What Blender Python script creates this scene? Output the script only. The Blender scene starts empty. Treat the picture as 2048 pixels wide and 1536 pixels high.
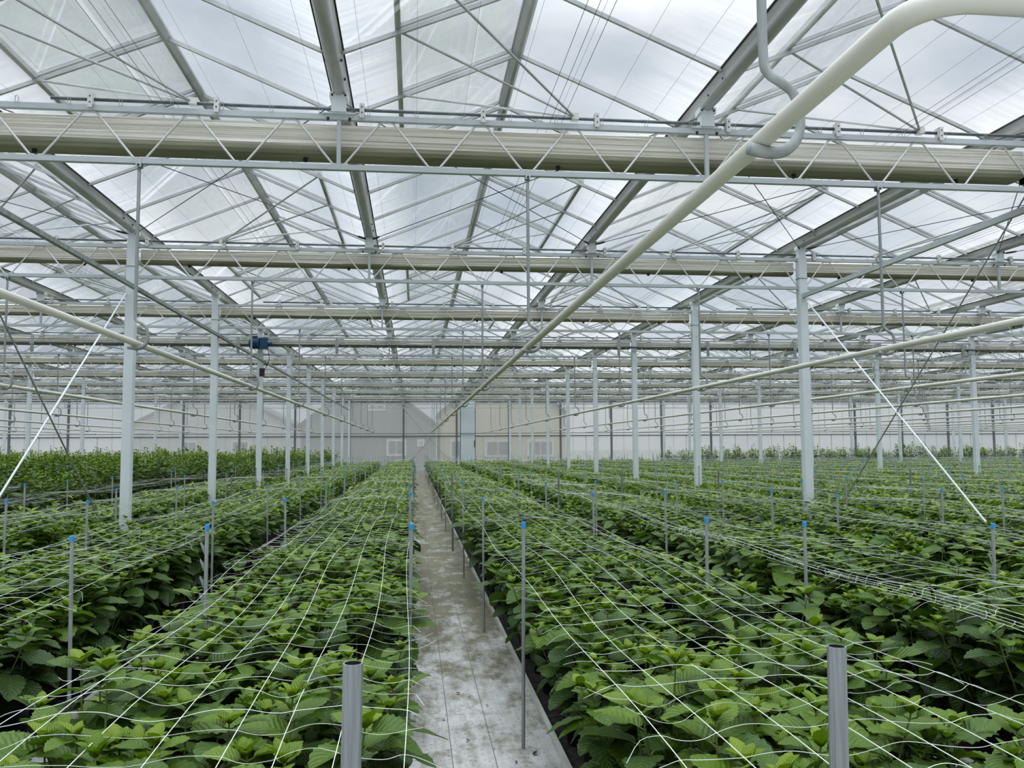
import bpy, math, random
import numpy as np
from mathutils import Matrix, Vector

rnd = random.Random(7)
C = bpy.context.scene.collection
PI = math.pi

# ------------------------------------------------------------------ measured layout (metres; camera above the origin)
EYE = 1.60
SPAN = 3.2            # gutter to gutter
G0 = -0.6365          # first gutter left of the path
Y0, PITCH = 2.173, 4.8494   # truss rows
ZT, ZB = 4.396, 3.965       # top of the top chord, top of the bottom chord
ZP = 2.45             # heating pipes
YW = 51.3             # far wall
ZG = 4.545            # underside of gutters
ZE, ZR = 4.675, 5.31  # glass at the eaves and at the ridge
LENS = dict(f=1681.283, p=0.0745, y=0.116, r=-0.0057)

def gx(i): return G0 + SPAN * i
def ty(n): return Y0 + PITCH * n

cp, sp = math.cos(LENS['p']), math.sin(LENS['p']); cy, sy = math.cos(LENS['y']), math.sin(LENS['y'])
FW = Vector((sy * cp, cy * cp, sp)); R0 = Vector((cy, -sy, 0)); U0 = R0.cross(FW)
RI = math.cos(LENS['r']) * R0 + math.sin(LENS['r']) * U0
UP = -math.sin(LENS['r']) * R0 + math.cos(LENS['r']) * U0

def view(x, y, z):
    """Where a point falls in the 2048 x 1536 frame; used only to leave out what the photograph shows nothing of."""
    d = Vector((x, y, z - EYE)); w = d.dot(FW)
    if w < 0.05: return None
    return 1024 + LENS['f'] * d.dot(RI) / w, 768 - LENS['f'] * d.dot(UP) / w, w

def seen(pts, m=260):
    q = [view(*p) for p in pts]
    q = [a for a in q if a]
    if not q: return False
    xs = [a[0] for a in q]; ys = [a[1] for a in q]
    return max(xs) > -m and min(xs) < 2048 + m and max(ys) > -m and min(ys) < 1536 + m

ORD = ('first second third fourth fifth sixth seventh eighth ninth tenth eleventh twelfth thirteenth fourteenth fifteenth sixteenth '
       'seventeenth eighteenth nineteenth twentieth').split()
TENS = {2: 'twenty', 3: 'thirty', 4: 'forty', 5: 'fifty', 6: 'sixty', 7: 'seventy', 8: 'eighty', 9: 'ninety'}
def nth(k):
    """1 -> first"""
    if k <= 20: return ORD[k - 1]
    t, u = divmod(k, 10)
    if t > 9: return ('hundred and ' + nth(k - 100)) if k > 100 else 'hundredth'
    return TENS[t] + '-' + ORD[u - 1] if u else TENS[t][:-1] + 'ieth'

def gutter_name(i): return f"{nth(1 - i)} gutter left of path" if i <= 0 else f"{nth(i)} gutter right of path"
def span_name(i): return 'span right above the path' if i == 0 else f"{nth(abs(i))} span {'left' if i < 0 else 'right'} of path"
def by_door(i): return f"{nth(2 - i)} left of the pale door" if i <= 1 else f"{nth(i - 1)} right of the pale door"

# ------------------------------------------------------------------ materials
def nodes(name):
    m = bpy.data.materials.new(name); m.use_nodes = True
    nt = m.node_tree; nt.nodes.clear()
    out = nt.nodes.new('ShaderNodeOutputMaterial')
    return m, nt, out

def N(nt, t, **kw):
    n = nt.nodes.new('ShaderNode' + t)
    for k, v in kw.items():
        if k.startswith('i_'):
            key = k[2:]
            n.inputs[int(key) if key.isdigit() else key.replace('_', ' ')].default_value = v
        else: setattr(n, k, v)
    return n

def L(nt, a, b): nt.links.new(a, b)

def ramp(nt, fac, stops):
    r = N(nt, 'ValToRGB')
    e = r.color_ramp.elements
    while len(e) > 1: e.remove(e[-1])
    e[0].position, e[0].color = stops[0][0], (*stops[0][1], 1)
    for p, c in stops[1:]:
        k = e.new(p); k.color = (*c, 1)
    L(nt, fac, r.inputs[0]); return r.outputs[0]

def plain(name, col, rough=0.5, metal=0.0, var=0.12, scale=6.0, stretch=(1, 1, 1), bump=0.0):
    """Principled surface whose tone wanders a little with a noise texture."""
    m, nt, out = nodes(name)
    b = N(nt, 'BsdfPrincipled'); b.inputs['Roughness'].default_value = rough; b.inputs['Metallic'].default_value = metal
    tc = N(nt, 'TexCoord'); mp = N(nt, 'Mapping'); mp.inputs['Scale'].default_value = stretch
    L(nt, tc.outputs['Object'], mp.inputs[0])
    nz = N(nt, 'TexNoise'); nz.inputs['Scale'].default_value = scale; nz.inputs['Detail'].default_value = 5
    L(nt, mp.outputs[0], nz.inputs['Vector'])
    c = ramp(nt, nz.outputs[0], [(0.3, tuple(v * (1 - var) for v in col)), (0.7, tuple(min(1, v * (1 + var)) for v in col))])
    L(nt, c, b.inputs['Base Color'])
    if bump:
        bp = N(nt, 'Bump'); bp.inputs['Strength'].default_value = bump; bp.inputs['Distance'].default_value = 0.01
        L(nt, nz.outputs[0], bp.inputs['Height']); L(nt, bp.outputs[0], b.inputs['Normal'])
    L(nt, b.outputs[0], out.inputs[0]); return m

M = {}
M['paint'] = plain('white_paint', (0.70, 0.74, 0.755), 0.45, 0, 0.05, 3)
M['truss'] = plain('pale_grey_paint', (0.50, 0.53, 0.54), 0.45, 0, 0.06, 3)
M['web'] = plain('web_paint', (0.66, 0.66, 0.63), 0.5, 0, 0.05, 3)
M['pipe'] = plain('cream_pipe_paint', (0.66, 0.65, 0.57), 0.38, 0, 0.06, 2.5, (1, .2, 1))
M['galv'] = plain('galvanised_steel', (0.33, 0.35, 0.34), 0.55, 0.1, 0.25, 22, (1, 1, .15))
M['pole'] = plain('dull_zinc_tube', (0.23, 0.245, 0.245), 0.55, 0.1, 0.3, 150, (1, 1, .03))
M['dark_galv'] = plain('weathered_steel', (0.17, 0.185, 0.19), 0.5, 0.5, 0.25, 10)
M['gutter'] = plain('mill_aluminium', (0.50, 0.51, 0.50), 0.4, 0.3, 0.2, 9, (1, .12, 1))
M['bar'] = plain('glazing_aluminium', (0.48, 0.49, 0.48), 0.5, 0.3, 0.15, 4)
M['rubber'] = plain('black_rubber', (0.03, 0.025, 0.025), 0.7)
M['black'] = plain('black_bolt_and_bore_shadow', (0.03, 0.03, 0.032), 0.5)
M['cable'] = plain('dark_cable', (0.07, 0.075, 0.08), 0.5, 0.3)
M['wire'] = plain('screen_wire', (0.42, 0.43, 0.43), 0.5, 0.2)
M['cord'] = plain('net_cord', (0.82, 0.85, 0.80), 0.55, 0, 0.05)
M['bluecap'] = plain('blue_plastic', (0.055, 0.34, 0.74), 0.4, 0, 0.06)
M['pot'] = plain('black_pot_plastic', (0.016, 0.018, 0.024), 0.45, 0, 0.3, 12)
M['soil'] = plain('peat', (0.05, 0.035, 0.022), 0.95, 0, 0.6, 90, bump=.6)
M['rail'] = plain('white_rail', (0.62, 0.62, 0.57), 0.5, 0, 0.18, 14, (1, .2, 1))
M['motor'] = plain('blue_motor_paint', (0.02, 0.075, 0.15), 0.4)
M['door'] = plain('pale_blue_door', (0.66, 0.72, 0.74), 0.5, 0, 0.06, 1.2)
M['wallpost'] = plain('grey_wall_post', (0.21, 0.225, 0.24), 0.5, 0.1, 0.08)
M['stake'] = plain('bamboo', (0.45, 0.37, 0.22), 0.7)
M['stem'] = plain('green_stem', (0.13, 0.17, 0.045), 0.6, 0, 0.2, 20)
M['bedfabric'] = plain('dark_bed_fabric', (0.04, 0.037, 0.03), 0.9, 0, 0.6, 25, bump=.4)
M['deadleaf'] = plain('dead_leaf', (0.075, 0.045, 0.028), 0.8, 0, 0.4, 40)
M['housegrey'] = plain('grey_render', (0.17, 0.17, 0.165), 0.9, 0, 0.06, .8)
M['housebeige'] = plain('beige_render', (0.50, 0.44, 0.31), 0.9, 0, 0.05, .8)
M['houseroof'] = plain('roof_tiles', (0.10, 0.10, 0.105), 0.8, 0, 0.15, 3)
M['housewhite'] = plain('white_frame', (0.58, 0.58, 0.56), 0.6)
M['housepane'] = plain('dark_pane', (0.12, 0.125, 0.13), 0.15)
M['yard'] = plain('yard_ground', (0.20, 0.20, 0.17), 0.95, 0, 0.3, .4)

def glass_mat():
    m, nt, out = nodes('roof_glass')
    tr = N(nt, 'BsdfTransparent'); tr.inputs[0].default_value = (0.965, 0.975, 0.975, 1)
    gl = N(nt, 'BsdfGlossy'); gl.inputs['Roughness'].default_value = 0.04; gl.inputs[0].default_value = (.9, .9, .9, 1)
    lw = N(nt, 'LayerWeight'); lw.inputs[0].default_value = 0.18
    mul = N(nt, 'Math', operation='MULTIPLY'); mul.inputs[1].default_value = 0.22
    L(nt, lw.outputs['Fresnel'], mul.inputs[0])
    mx = N(nt, 'MixShader'); L(nt, mul.outputs[0], mx.inputs[0]); L(nt, tr.outputs[0], mx.inputs[1]); L(nt, gl.outputs[0], mx.inputs[2])
    # whitish chalk and grime, thicker near the gutter and in streaks running down the slope
    dirt = N(nt, 'BsdfTranslucent'); dirt.inputs[0].default_value = (.74, .72, .68, 1)
    tc = N(nt, 'TexCoord'); sep = N(nt, 'SeparateXYZ'); L(nt, tc.outputs['Object'], sep.inputs[0])
    mp = N(nt, 'Mapping'); mp.inputs['Scale'].default_value = (.35, 9, .35); L(nt, tc.outputs['Object'], mp.inputs[0])
    nz = N(nt, 'TexNoise'); nz.inputs['Scale'].default_value = 2.2; nz.inputs['Detail'].default_value = 4; L(nt, mp.outputs[0], nz.inputs[0])
    n2 = N(nt, 'TexNoise'); n2.inputs['Scale'].default_value = .55; n2.inputs['Detail'].default_value = 3; L(nt, tc.outputs['Object'], n2.inputs[0])
    ed = N(nt, 'MapRange'); ed.inputs[1].default_value = ZE; ed.inputs[2].default_value = ZE + .22; ed.inputs[3].default_value = .55; ed.inputs[4].default_value = .05
    L(nt, sep.outputs[2], ed.inputs[0])
    a = N(nt, 'Math', operation='MULTIPLY'); L(nt, ed.outputs[0], a.inputs[0]); L(nt, nz.outputs[0], a.inputs[1])
    b = N(nt, 'MapRange'); b.inputs[1].default_value = .42; b.inputs[2].default_value = .75; b.inputs[3].default_value = .02; b.inputs[4].default_value = .10
    L(nt, n2.outputs[0], b.inputs[0])
    s = N(nt, 'Math', operation='ADD', use_clamp=True); L(nt, a.outputs[0], s.inputs[0]); L(nt, b.outputs[0], s.inputs[1])
    m2 = N(nt, 'MixShader'); L(nt, s.outputs[0], m2.inputs[0]); L(nt, mx.outputs[0], m2.inputs[1]); L(nt, dirt.outputs[0], m2.inputs[2])
    L(nt, m2.outputs[0], out.inputs[0]); return m
M['glass'] = glass_mat()

def wall_mat():
    """Milky twin-wall sheet: what stands outside shows through faintly."""
    m, nt, out = nodes('milky_wall_sheet')
    tr = N(nt, 'BsdfTransparent'); tr.inputs[0].default_value = (.92, .92, .90, 1)
    tl = N(nt, 'BsdfTranslucent'); tl.inputs[0].default_value = (.80, .79, .75, 1)
    df = N(nt, 'BsdfDiffuse'); df.inputs[0].default_value = (.62, .615, .585, 1)
    tc = N(nt, 'TexCoord'); mp = N(nt, 'Mapping'); mp.inputs['Scale'].default_value = (1.2, 1, .25); L(nt, tc.outputs['Object'], mp.inputs[0])
    nz = N(nt, 'TexNoise'); nz.inputs['Scale'].default_value = 1.4; nz.inputs['Detail'].default_value = 5; L(nt, mp.outputs[0], nz.inputs[0])
    f = N(nt, 'MapRange'); f.inputs[3].default_value = .36; f.inputs[4].default_value = .46; L(nt, nz.outputs[0], f.inputs[0])
    a = N(nt, 'MixShader'); a.inputs[0].default_value = .45; L(nt, tl.outputs[0], a.inputs[1]); L(nt, df.outputs[0], a.inputs[2])
    b = N(nt, 'MixShader'); L(nt, f.outputs[0], b.inputs[0]); L(nt, a.outputs[0], b.inputs[1]); L(nt, tr.outputs[0], b.inputs[2])
    L(nt, b.outputs[0], out.inputs[0]); return m
M['sheet'] = wall_mat()

def shade_mat():
    """Folded cream shade cloth: fine irregular stripes along its length."""
    m, nt, out = nodes('cream_shade_cloth')
    b = N(nt, 'BsdfPrincipled'); b.inputs['Roughness'].default_value = .8
    tc = N(nt, 'TexCoord'); mp = N(nt, 'Mapping'); mp.inputs['Scale'].default_value = (.12, 1, 26); L(nt, tc.outputs['Object'], mp.inputs[0])
    nz = N(nt, 'TexNoise'); nz.inputs['Scale'].default_value = 3; nz.inputs['Detail'].default_value = 4; L(nt, mp.outputs[0], nz.inputs[0])
    L(nt, ramp(nt, nz.outputs[0], [(.32, (.66, .62, .53)), (.5, (.88, .85, .77)), (.7, (.94, .92, .86))]), b.inputs['Base Color'])
    L(nt, b.outputs[0], out.inputs[0]); return m
M['shade'] = shade_mat()
M['shadow_tone'] = plain('olive_shadow_tone', (.31, .30, .22), .8, 0, .25, 5, (.2, 1, 8))  # olive tone that paints in the shadow beneath the folded cloth

def leaf_mat():
    m, nt, out = nodes('hydrangea_leaf')
    at = N(nt, 'Attribute'); at.attribute_name = 'leaf'
    sep = N(nt, 'SeparateXYZ'); L(nt, at.outputs['Vector'], sep.inputs[0])
    au = N(nt, 'Math', operation='ABSOLUTE'); L(nt, sep.outputs[0], au.inputs[0])
    k = N(nt, 'Math', operation='MULTIPLY_ADD'); k.inputs[1].default_value = -.30; L(nt, au.outputs[0], k.inputs[0]); L(nt, sep.outputs[1], k.inputs[2])
    w = N(nt, 'Math', operation='MULTIPLY'); w.inputs[1].default_value = 2 * PI * 8; L(nt, k.outputs[0], w.inputs[0])
    s = N(nt, 'Math', operation='SINE'); L(nt, w.outputs[0], s.inputs[0])
    vein = N(nt, 'MapRange'); vein.inputs[1].default_value = .80; vein.inputs[2].default_value = 1.0; L(nt, s.outputs[0], vein.inputs[0])
    rib = N(nt, 'MapRange'); rib.inputs[1].default_value = .085; rib.inputs[2].default_value = .03; L(nt, au.outputs[0], rib.inputs[0])
    vs = N(nt, 'Math', operation='MAXIMUM'); L(nt, vein.outputs[0], vs.inputs[0]); L(nt, rib.outputs[0], vs.inputs[1])
    oi = N(nt, 'ObjectInfo')
    geo = N(nt, 'NewGeometry')
    nz = N(nt, 'TexNoise'); nz.inputs['Scale'].default_value = 1.1; nz.inputs['Detail'].default_value = 3
    L(nt, geo.outputs['Position'], nz.inputs[0])
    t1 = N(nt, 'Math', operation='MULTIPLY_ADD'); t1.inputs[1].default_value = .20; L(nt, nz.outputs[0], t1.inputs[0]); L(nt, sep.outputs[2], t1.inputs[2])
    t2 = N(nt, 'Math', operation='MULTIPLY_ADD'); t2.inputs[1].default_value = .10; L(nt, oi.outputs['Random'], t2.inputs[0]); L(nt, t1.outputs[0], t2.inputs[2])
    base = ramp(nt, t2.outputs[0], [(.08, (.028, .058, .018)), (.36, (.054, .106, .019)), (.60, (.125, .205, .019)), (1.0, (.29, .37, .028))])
    lite = N(nt, 'MixRGB', blend_type='MIX'); lite.inputs[2].default_value = (.13, .20, .05, 1)
    vf = N(nt, 'Math', operation='MULTIPLY'); vf.inputs[1].default_value = .38; L(nt, vs.outputs[0], vf.inputs[0])
    L(nt, vf.outputs[0], lite.inputs[0]); L(nt, base, lite.inputs[1])
    b = N(nt, 'BsdfPrincipled'); b.inputs['Roughness'].default_value = .40; b.inputs['Specular IOR Level'].default_value = .46
    L(nt, lite.outputs[0], b.inputs['Base Color'])
    bp = N(nt, 'Bump'); bp.inputs['Strength'].default_value = .32; bp.inputs['Distance'].default_value = .004
    inv = N(nt, 'Math', operation='MULTIPLY'); inv.inputs[1].default_value = -1; L(nt, s.outputs[0], inv.inputs[0])
    L(nt, inv.outputs[0], bp.inputs['Height']); L(nt, bp.outputs[0], b.inputs['Normal'])
    tl = N(nt, 'BsdfTranslucent'); g = N(nt, 'MixRGB', blend_type='MULTIPLY'); g.inputs[0].default_value = 1; g.inputs[2].default_value = (1.5, 1.6, .7, 1)
    L(nt, lite.outputs[0], g.inputs[1]); L(nt, g.outputs[0], tl.inputs[0])
    mx = N(nt, 'MixShader'); mx.inputs[0].default_value = .22; L(nt, b.outputs[0], mx.inputs[1]); L(nt, tl.outputs[0], mx.inputs[2])
    L(nt, mx.outputs[0], out.inputs[0]); return m
M['leaf'] = leaf_mat()

def floor_mat():
    """Pale woven ground cover on the aisles: thin dark seam lines, moss and brown stains that thicken further in."""
    m, nt, out = nodes('pale_ground_cover')
    b = N(nt, 'BsdfPrincipled'); b.inputs['Roughness'].default_value = .75
    tc = N(nt, 'TexCoord'); sep = N(nt, 'SeparateXYZ'); L(nt, tc.outputs['Object'], sep.inputs[0])
    n1 = N(nt, 'TexNoise'); n1.inputs['Scale'].default_value = 1.5; n1.inputs['Detail'].default_value = 8; n1.inputs['Roughness'].default_value = .68
    L(nt, tc.outputs['Object'], n1.inputs[0])
    mp = N(nt, 'Mapping'); mp.inputs['Scale'].default_value = (1.25, .62, 1); L(nt, tc.outputs['Object'], mp.inputs[0])
    n2 = N(nt, 'TexNoise'); n2.inputs['Scale'].default_value = 3.0; n2.inputs['Detail'].default_value = 12; n2.inputs['Roughness'].default_value = .78; n2.inputs['Distortion'].default_value = .15
    L(nt, mp.outputs[0], n2.inputs[0])
    n3 = N(nt, 'TexNoise'); n3.inputs['Scale'].default_value = 46; n3.inputs['Detail'].default_value = 3; L(nt, tc.outputs['Object'], n3.inputs[0])
    mp4 = N(nt, 'Mapping'); mp4.inputs['Scale'].default_value = (9, .5, 1); L(nt, tc.outputs['Object'], mp4.inputs[0])
    n4 = N(nt, 'TexNoise'); n4.inputs['Scale'].default_value = 3; n4.inputs['Detail'].default_value = 4; L(nt, mp4.outputs[0], n4.inputs[0])
    base = ramp(nt, n1.outputs[0], [(.25, (.33, .315, .285)), (.45, (.52, .51, .485)), (.65, (.68, .68, .66))])
    st = N(nt, 'MixRGB', blend_type='MULTIPLY'); st.inputs[0].default_value = .55
    L(nt, base, st.inputs[1]); L(nt, ramp(nt, n4.outputs[0], [(.3, (.66, .64, .6)), (.6, (1, 1, 1))]), st.inputs[2])
    far = N(nt, 'MapRange'); far.inputs[1].default_value = 3.5; far.inputs[2].default_value = 9; far.inputs[3].default_value = .0; far.inputs[4].default_value = .19
    L(nt, sep.outputs[1], far.inputs[0])
    add = N(nt, 'Math', operation='ADD'); L(nt, n2.outputs[0], add.inputs[0]); L(nt, far.outputs[0], add.inputs[1])
    sm = N(nt, 'MapRange'); sm.inputs[1].default_value = .53; sm.inputs[2].default_value = .68; sm.inputs[3].default_value = 0; sm.inputs[4].default_value = .85; L(nt, add.outputs[0], sm.inputs[0])
    stain = N(nt, 'MixRGB'); stain.inputs[1].default_value = (.15, .11, .06, 1); stain.inputs[2].default_value = (.13, .14, .05, 1)
    L(nt, n1.outputs[0], stain.inputs[0])
    c1 = N(nt, 'MixRGB'); L(nt, sm.outputs[0], c1.inputs[0]); L(nt, st.outputs[0], c1.inputs[1]); L(nt, stain.outputs[0], c1.inputs[2])
    sk = N(nt, 'MapRange'); sk.inputs[1].default_value = .60; sk.inputs[2].default_value = .68; sk.inputs[4].default_value = .6; L(nt, n3.outputs[0], sk.inputs[0])
    c2 = N(nt, 'MixRGB'); c2.inputs[2].default_value = (.10, .085, .06, 1); L(nt, sk.outputs[0], c2.inputs[0]); L(nt, c1.outputs[0], c2.inputs[1])
    cur = c2
    for x0 in (.20, .42):
        d = N(nt, 'Math', operation='SUBTRACT'); d.inputs[1].default_value = x0; L(nt, sep.outputs[0], d.inputs[0])
        a = N(nt, 'Math', operation='ABSOLUTE'); L(nt, d.outputs[0], a.inputs[0])
        lt = N(nt, 'MapRange'); lt.inputs[1].default_value = .0035; lt.inputs[2].default_value = .0015; lt.inputs[4].default_value = .75; L(nt, a.outputs[0], lt.inputs[0])
        c = N(nt, 'MixRGB'); c.inputs[2].default_value = (.09, .09, .085, 1); L(nt, lt.outputs[0], c.inputs[0]); L(nt, cur.outputs[0], c.inputs[1]); cur = c
    L(nt, cur.outputs[0], b.inputs['Base Color'])
    bp = N(nt, 'Bump'); bp.inputs['Strength'].default_value = .25; bp.inputs['Distance'].default_value = .01; L(nt, n2.outputs[0], bp.inputs['Height']); L(nt, bp.outputs[0], b.inputs['Normal'])
    L(nt, b.outputs[0], out.inputs[0]); return m
M['floor'] = floor_mat()

# ------------------------------------------------------------------ mesh building
class MB:
    def __init__(s): s.v = []; s.f = []; s.mi = []; s.a = {}; s.m = 0
    def poly(s, vs, fs):
        o = len(s.v); s.v += [tuple(p) for p in vs]; s.f += [tuple(o + i for i in f) for f in fs]; s.mi += [s.m] * len(fs)
    def box(s, a, b):
        x0, y0, z0 = a; x1, y1, z1 = b
        s.poly([(x0, y0, z0), (x1, y0, z0), (x1, y1, z0), (x0, y1, z0), (x0, y0, z1), (x1, y0, z1), (x1, y1, z1), (x0, y1, z1)],
               [(3, 2, 1, 0), (4, 5, 6, 7), (0, 1, 5, 4), (1, 2, 6, 5), (2, 3, 7, 6), (3, 0, 4, 7)])
    def bevbox(s, a, b, c=.006):
        """box whose four long vertical edges are chamfered"""
        x0, y0, z0 = a; x1, y1, z1 = b
        p = [(x0 + c, y0), (x1 - c, y0), (x1, y0 + c), (x1, y1 - c), (x1 - c, y1), (x0 + c, y1), (x0, y1 - c), (x0, y0 + c)]
        s.prism([(x, y, z0) for x, y in p], [(x, y, z1) for x, y in p])
    def prism(s, A, B, caps=True):
        n = len(A); fs = [(i, (i + 1) % n, n + (i + 1) % n, n + i) for i in range(n)]
        if caps: fs += [tuple(range(n - 1, -1, -1)), tuple(range(n, 2 * n))]
        s.poly(list(A) + list(B), fs)
    def bar(s, p, q, w, h):
        """square section bar from p to q; w across, h up"""
        p = Vector(p); q = Vector(q); d = (q - p).normalized()
        up = Vector((0, 0, 1)) if abs(d.z) < .95 else Vector((0, 1, 0))
        x = d.cross(up).normalized(); z = x.cross(d)
        o = [x * (w / 2) * a + z * (h / 2) * b for a, b in ((-1, -1), (1, -1), (1, 1), (-1, 1))]
        s.prism([p + k for k in o], [q + k for k in o])
    def tube(s, pts, r, n=8, caps=True, flat=None):
        pts = [Vector(p) for p in pts]; k = len(pts)
        rs = r if isinstance(r, (list, tuple)) else [r] * k
        ref = None; vs = []
        for i, p in enumerate(pts):
            d = (pts[min(i + 1, k - 1)] - pts[max(i - 1, 0)]).normalized()
            if ref is None: ref = Vector((0, 0, 1)) if abs(d.z) < .9 else Vector((0, 1, 0))
            x = d.cross(ref).normalized(); ref = x.cross(d).normalized()
            for j in range(n):
                a = 2 * PI * j / n + PI / n
                vs.append(p + (x * math.cos(a) + ref * math.sin(a)) * rs[i])
        fs = [(i * n + j, i * n + (j + 1) % n, (i + 1) * n + (j + 1) % n, (i + 1) * n + j) for i in range(k - 1) for j in range(n)]
        if caps: fs += [tuple(range(n - 1, -1, -1)), tuple(range((k - 1) * n, k * n))]
        s.poly(vs, fs)
    def lathe(s, prof, n=20, o=(0, 0, 0), axis='z'):
        vs = []
        for r, z in prof:
            for j in range(n):
                a = 2 * PI * j / n; u, v = r * math.cos(a), r * math.sin(a)
                vs.append((o[0] + u, o[1] + v, o[2] + z) if axis == 'z' else ((o[0] + z, o[1] + u, o[2] + v) if axis == 'x' else (o[0] + v, o[1] + z, o[2] + u)))
        k = len(prof)
        fs = [(i * n + j, i * n + (j + 1) % n, (i + 1) * n + (j + 1) % n, (i + 1) * n + j) for i in range(k - 1) for j in range(n)]
        s.poly(vs, fs)
    def extrude_y(s, prof, y0, y1, closed=True):
        n = len(prof)
        A = [(x, y0, z) for x, z in prof]; B = [(x, y1, z) for x, z in prof]
        if closed: s.prism(A, B)
        else: s.poly(A + B, [(i, i + 1, n + i + 1, n + i) for i in range(n - 1)])
    def mesh(s, name, mats, smooth=False):
        me = bpy.data.meshes.new(name); me.from_pydata(s.v, [], s.f)
        for m in (mats if isinstance(mats, (list, tuple)) else [mats]): me.materials.append(m)
        if any(s.mi): me.polygons.foreach_set('material_index', s.mi)
        if smooth: me.polygons.foreach_set('use_smooth', [True] * len(s.f))
        me.update(); return me

def link(name, data, parent=None, loc=(0, 0, 0), rz=0.0, sc=1.0):
    o = bpy.data.objects.new(name, data); o.location = loc; o.rotation_euler = (0, 0, rz); o.scale = (sc, sc, sc) if not isinstance(sc, tuple) else sc
    if parent: o.parent = parent
    C.objects.link(o); return o
def build(mb, name, mats, parent=None, smooth=False, **kw): return link(name, mb.mesh(name, mats, smooth), parent, **kw)
def tag(o, label, cat=None, group=None, kind=None):
    o['label'] = label
    if cat: o['category'] = cat
    if group: o['group'] = group
    if kind: o['kind'] = kind
    return o
def thing(name, label, cat, loc=(0, 0, 0), group=None, kind=None, rz=0):
    return tag(link(name, None, None, loc, rz), label, cat, group, kind)
def smooth_path(pts, k=5):
    P = [Vector(p) for p in pts]; out = []
    for i in range(len(P) - 1):
        a, b, c, d = P[max(i - 1, 0)], P[i], P[i + 1], P[min(i + 2, len(P) - 1)]
        for j in range(k):
            t = j / k
            out.append(.5 * ((2 * b) + (c - a) * t + (2 * a - 5 * b + 4 * c - d) * t * t + (3 * b - a - 3 * c + d) * t ** 3))
    out.append(P[-1]); return out

def big_mesh(name, verts, faces, leafattr, mats, mi=None):
    """numpy mesh of quads"""
    me = bpy.data.meshes.new(name); nv, nf = len(verts), len(faces)
    me.vertices.add(nv); me.vertices.foreach_set('co', verts.astype(np.float32).ravel())
    me.loops.add(nf * 4); me.loops.foreach_set('vertex_index', faces.astype(np.int32).ravel())
    me.polygons.add(nf); me.polygons.foreach_set('loop_start', np.arange(nf, dtype=np.int32) * 4)
    for m in mats: me.materials.append(m)
    if mi is not None: me.polygons.foreach_set('material_index', mi.astype(np.int32))
    me.polygons.foreach_set('use_smooth', np.ones(nf, dtype=bool))
    if leafattr is not None:
        at = me.attributes.new('leaf', 'FLOAT_VECTOR', 'POINT'); at.data.foreach_set('vector', leafattr.astype(np.float32).ravel())
    me.update(calc_edges=True); me.validate(); return me

# ------------------------------------------------------------------ beds: where the rows of pots stand
def bed_centre(b):
    """b = 1, 2 ... right of the path, -1, -2 ... left of it"""
    if b > 0: return 1.113 + 1.644 * (b - 1)
    return -.55 - 1.69 * (-b - 1)
BEDS = list(range(-15, 0)) + list(range(1, 23))
def bed_name(b):
    return f"{nth(abs(b))} bed {'right' if b > 0 else 'left'} of path"
def net_name(b):
    return f"{nth(abs(b))} net {'right' if b > 0 else 'left'} of path"
def pot_rows(b):
    """the three rows of pots of a bed, the one closest to the path first"""
    if b > 0: return [.92 + 1.97 * (b - 1) + .40 * k for k in range(3)]
    return [-.31 - 1.88 * (-b - 1) - .355 * k for k in range(3)]
POT_BEDS = list(range(-13, 0)) + list(range(1, 20))
BED_Y0, BED_Y1 = 1.4, 49.6

# ------------------------------------------------------------------ the setting
fl = MB(); fl.poly([(-34, -4, 0), (48, -4, 0), (48, YW, 0), (-34, YW, 0)], [(0, 1, 2, 3)])
tag(build(fl, 'floor', M['floor']), 'pale stained ground cover of the aisles and centre path', kind='structure')
yd = MB(); yd.poly([(-160, YW + .05, -.05), (190, YW + .05, -.05), (190, 330, -.05), (-160, 330, -.05)], [(0, 1, 2, 3)])
tag(build(yd, 'ground', M['yard']), 'yard ground outside the far wall', kind='structure')
for b in POT_BEDS:
    rows = pot_rows(b); xa, xb = min(rows) - .165, max(rows) + .165; c = rows[1]
    if not seen([(c, BED_Y1, .5), (c, 8, .5), (c, 20, .5)], 200): continue
    m = MB(); m.box((xa, BED_Y0 - .4, .002), (xb, BED_Y1, .012))
    tag(build(m, 'floor_strip', M['bedfabric']), f'dark fabric strip under the pots of the {bed_name(b)}', kind='structure')
    for x, what in ((xa, 'left'), (rows[0] + (.2 if b > 0 else -.2), 'inner'), (xb, 'right')):
        if what == 'inner' and abs(b) > 3: continue
        m = MB()
        m.box((x - .006, BED_Y0 - .4, .0), (x + .006, BED_Y1, .046)); m.box((x - .011, BED_Y0 - .4, .040), (x + .011, BED_Y1, .05))
        tag(build(m, 'edge_rail', M['rail']), f'white {what} rail of the {bed_name(b)}', 'rail', 'white rails along the beds')

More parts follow.
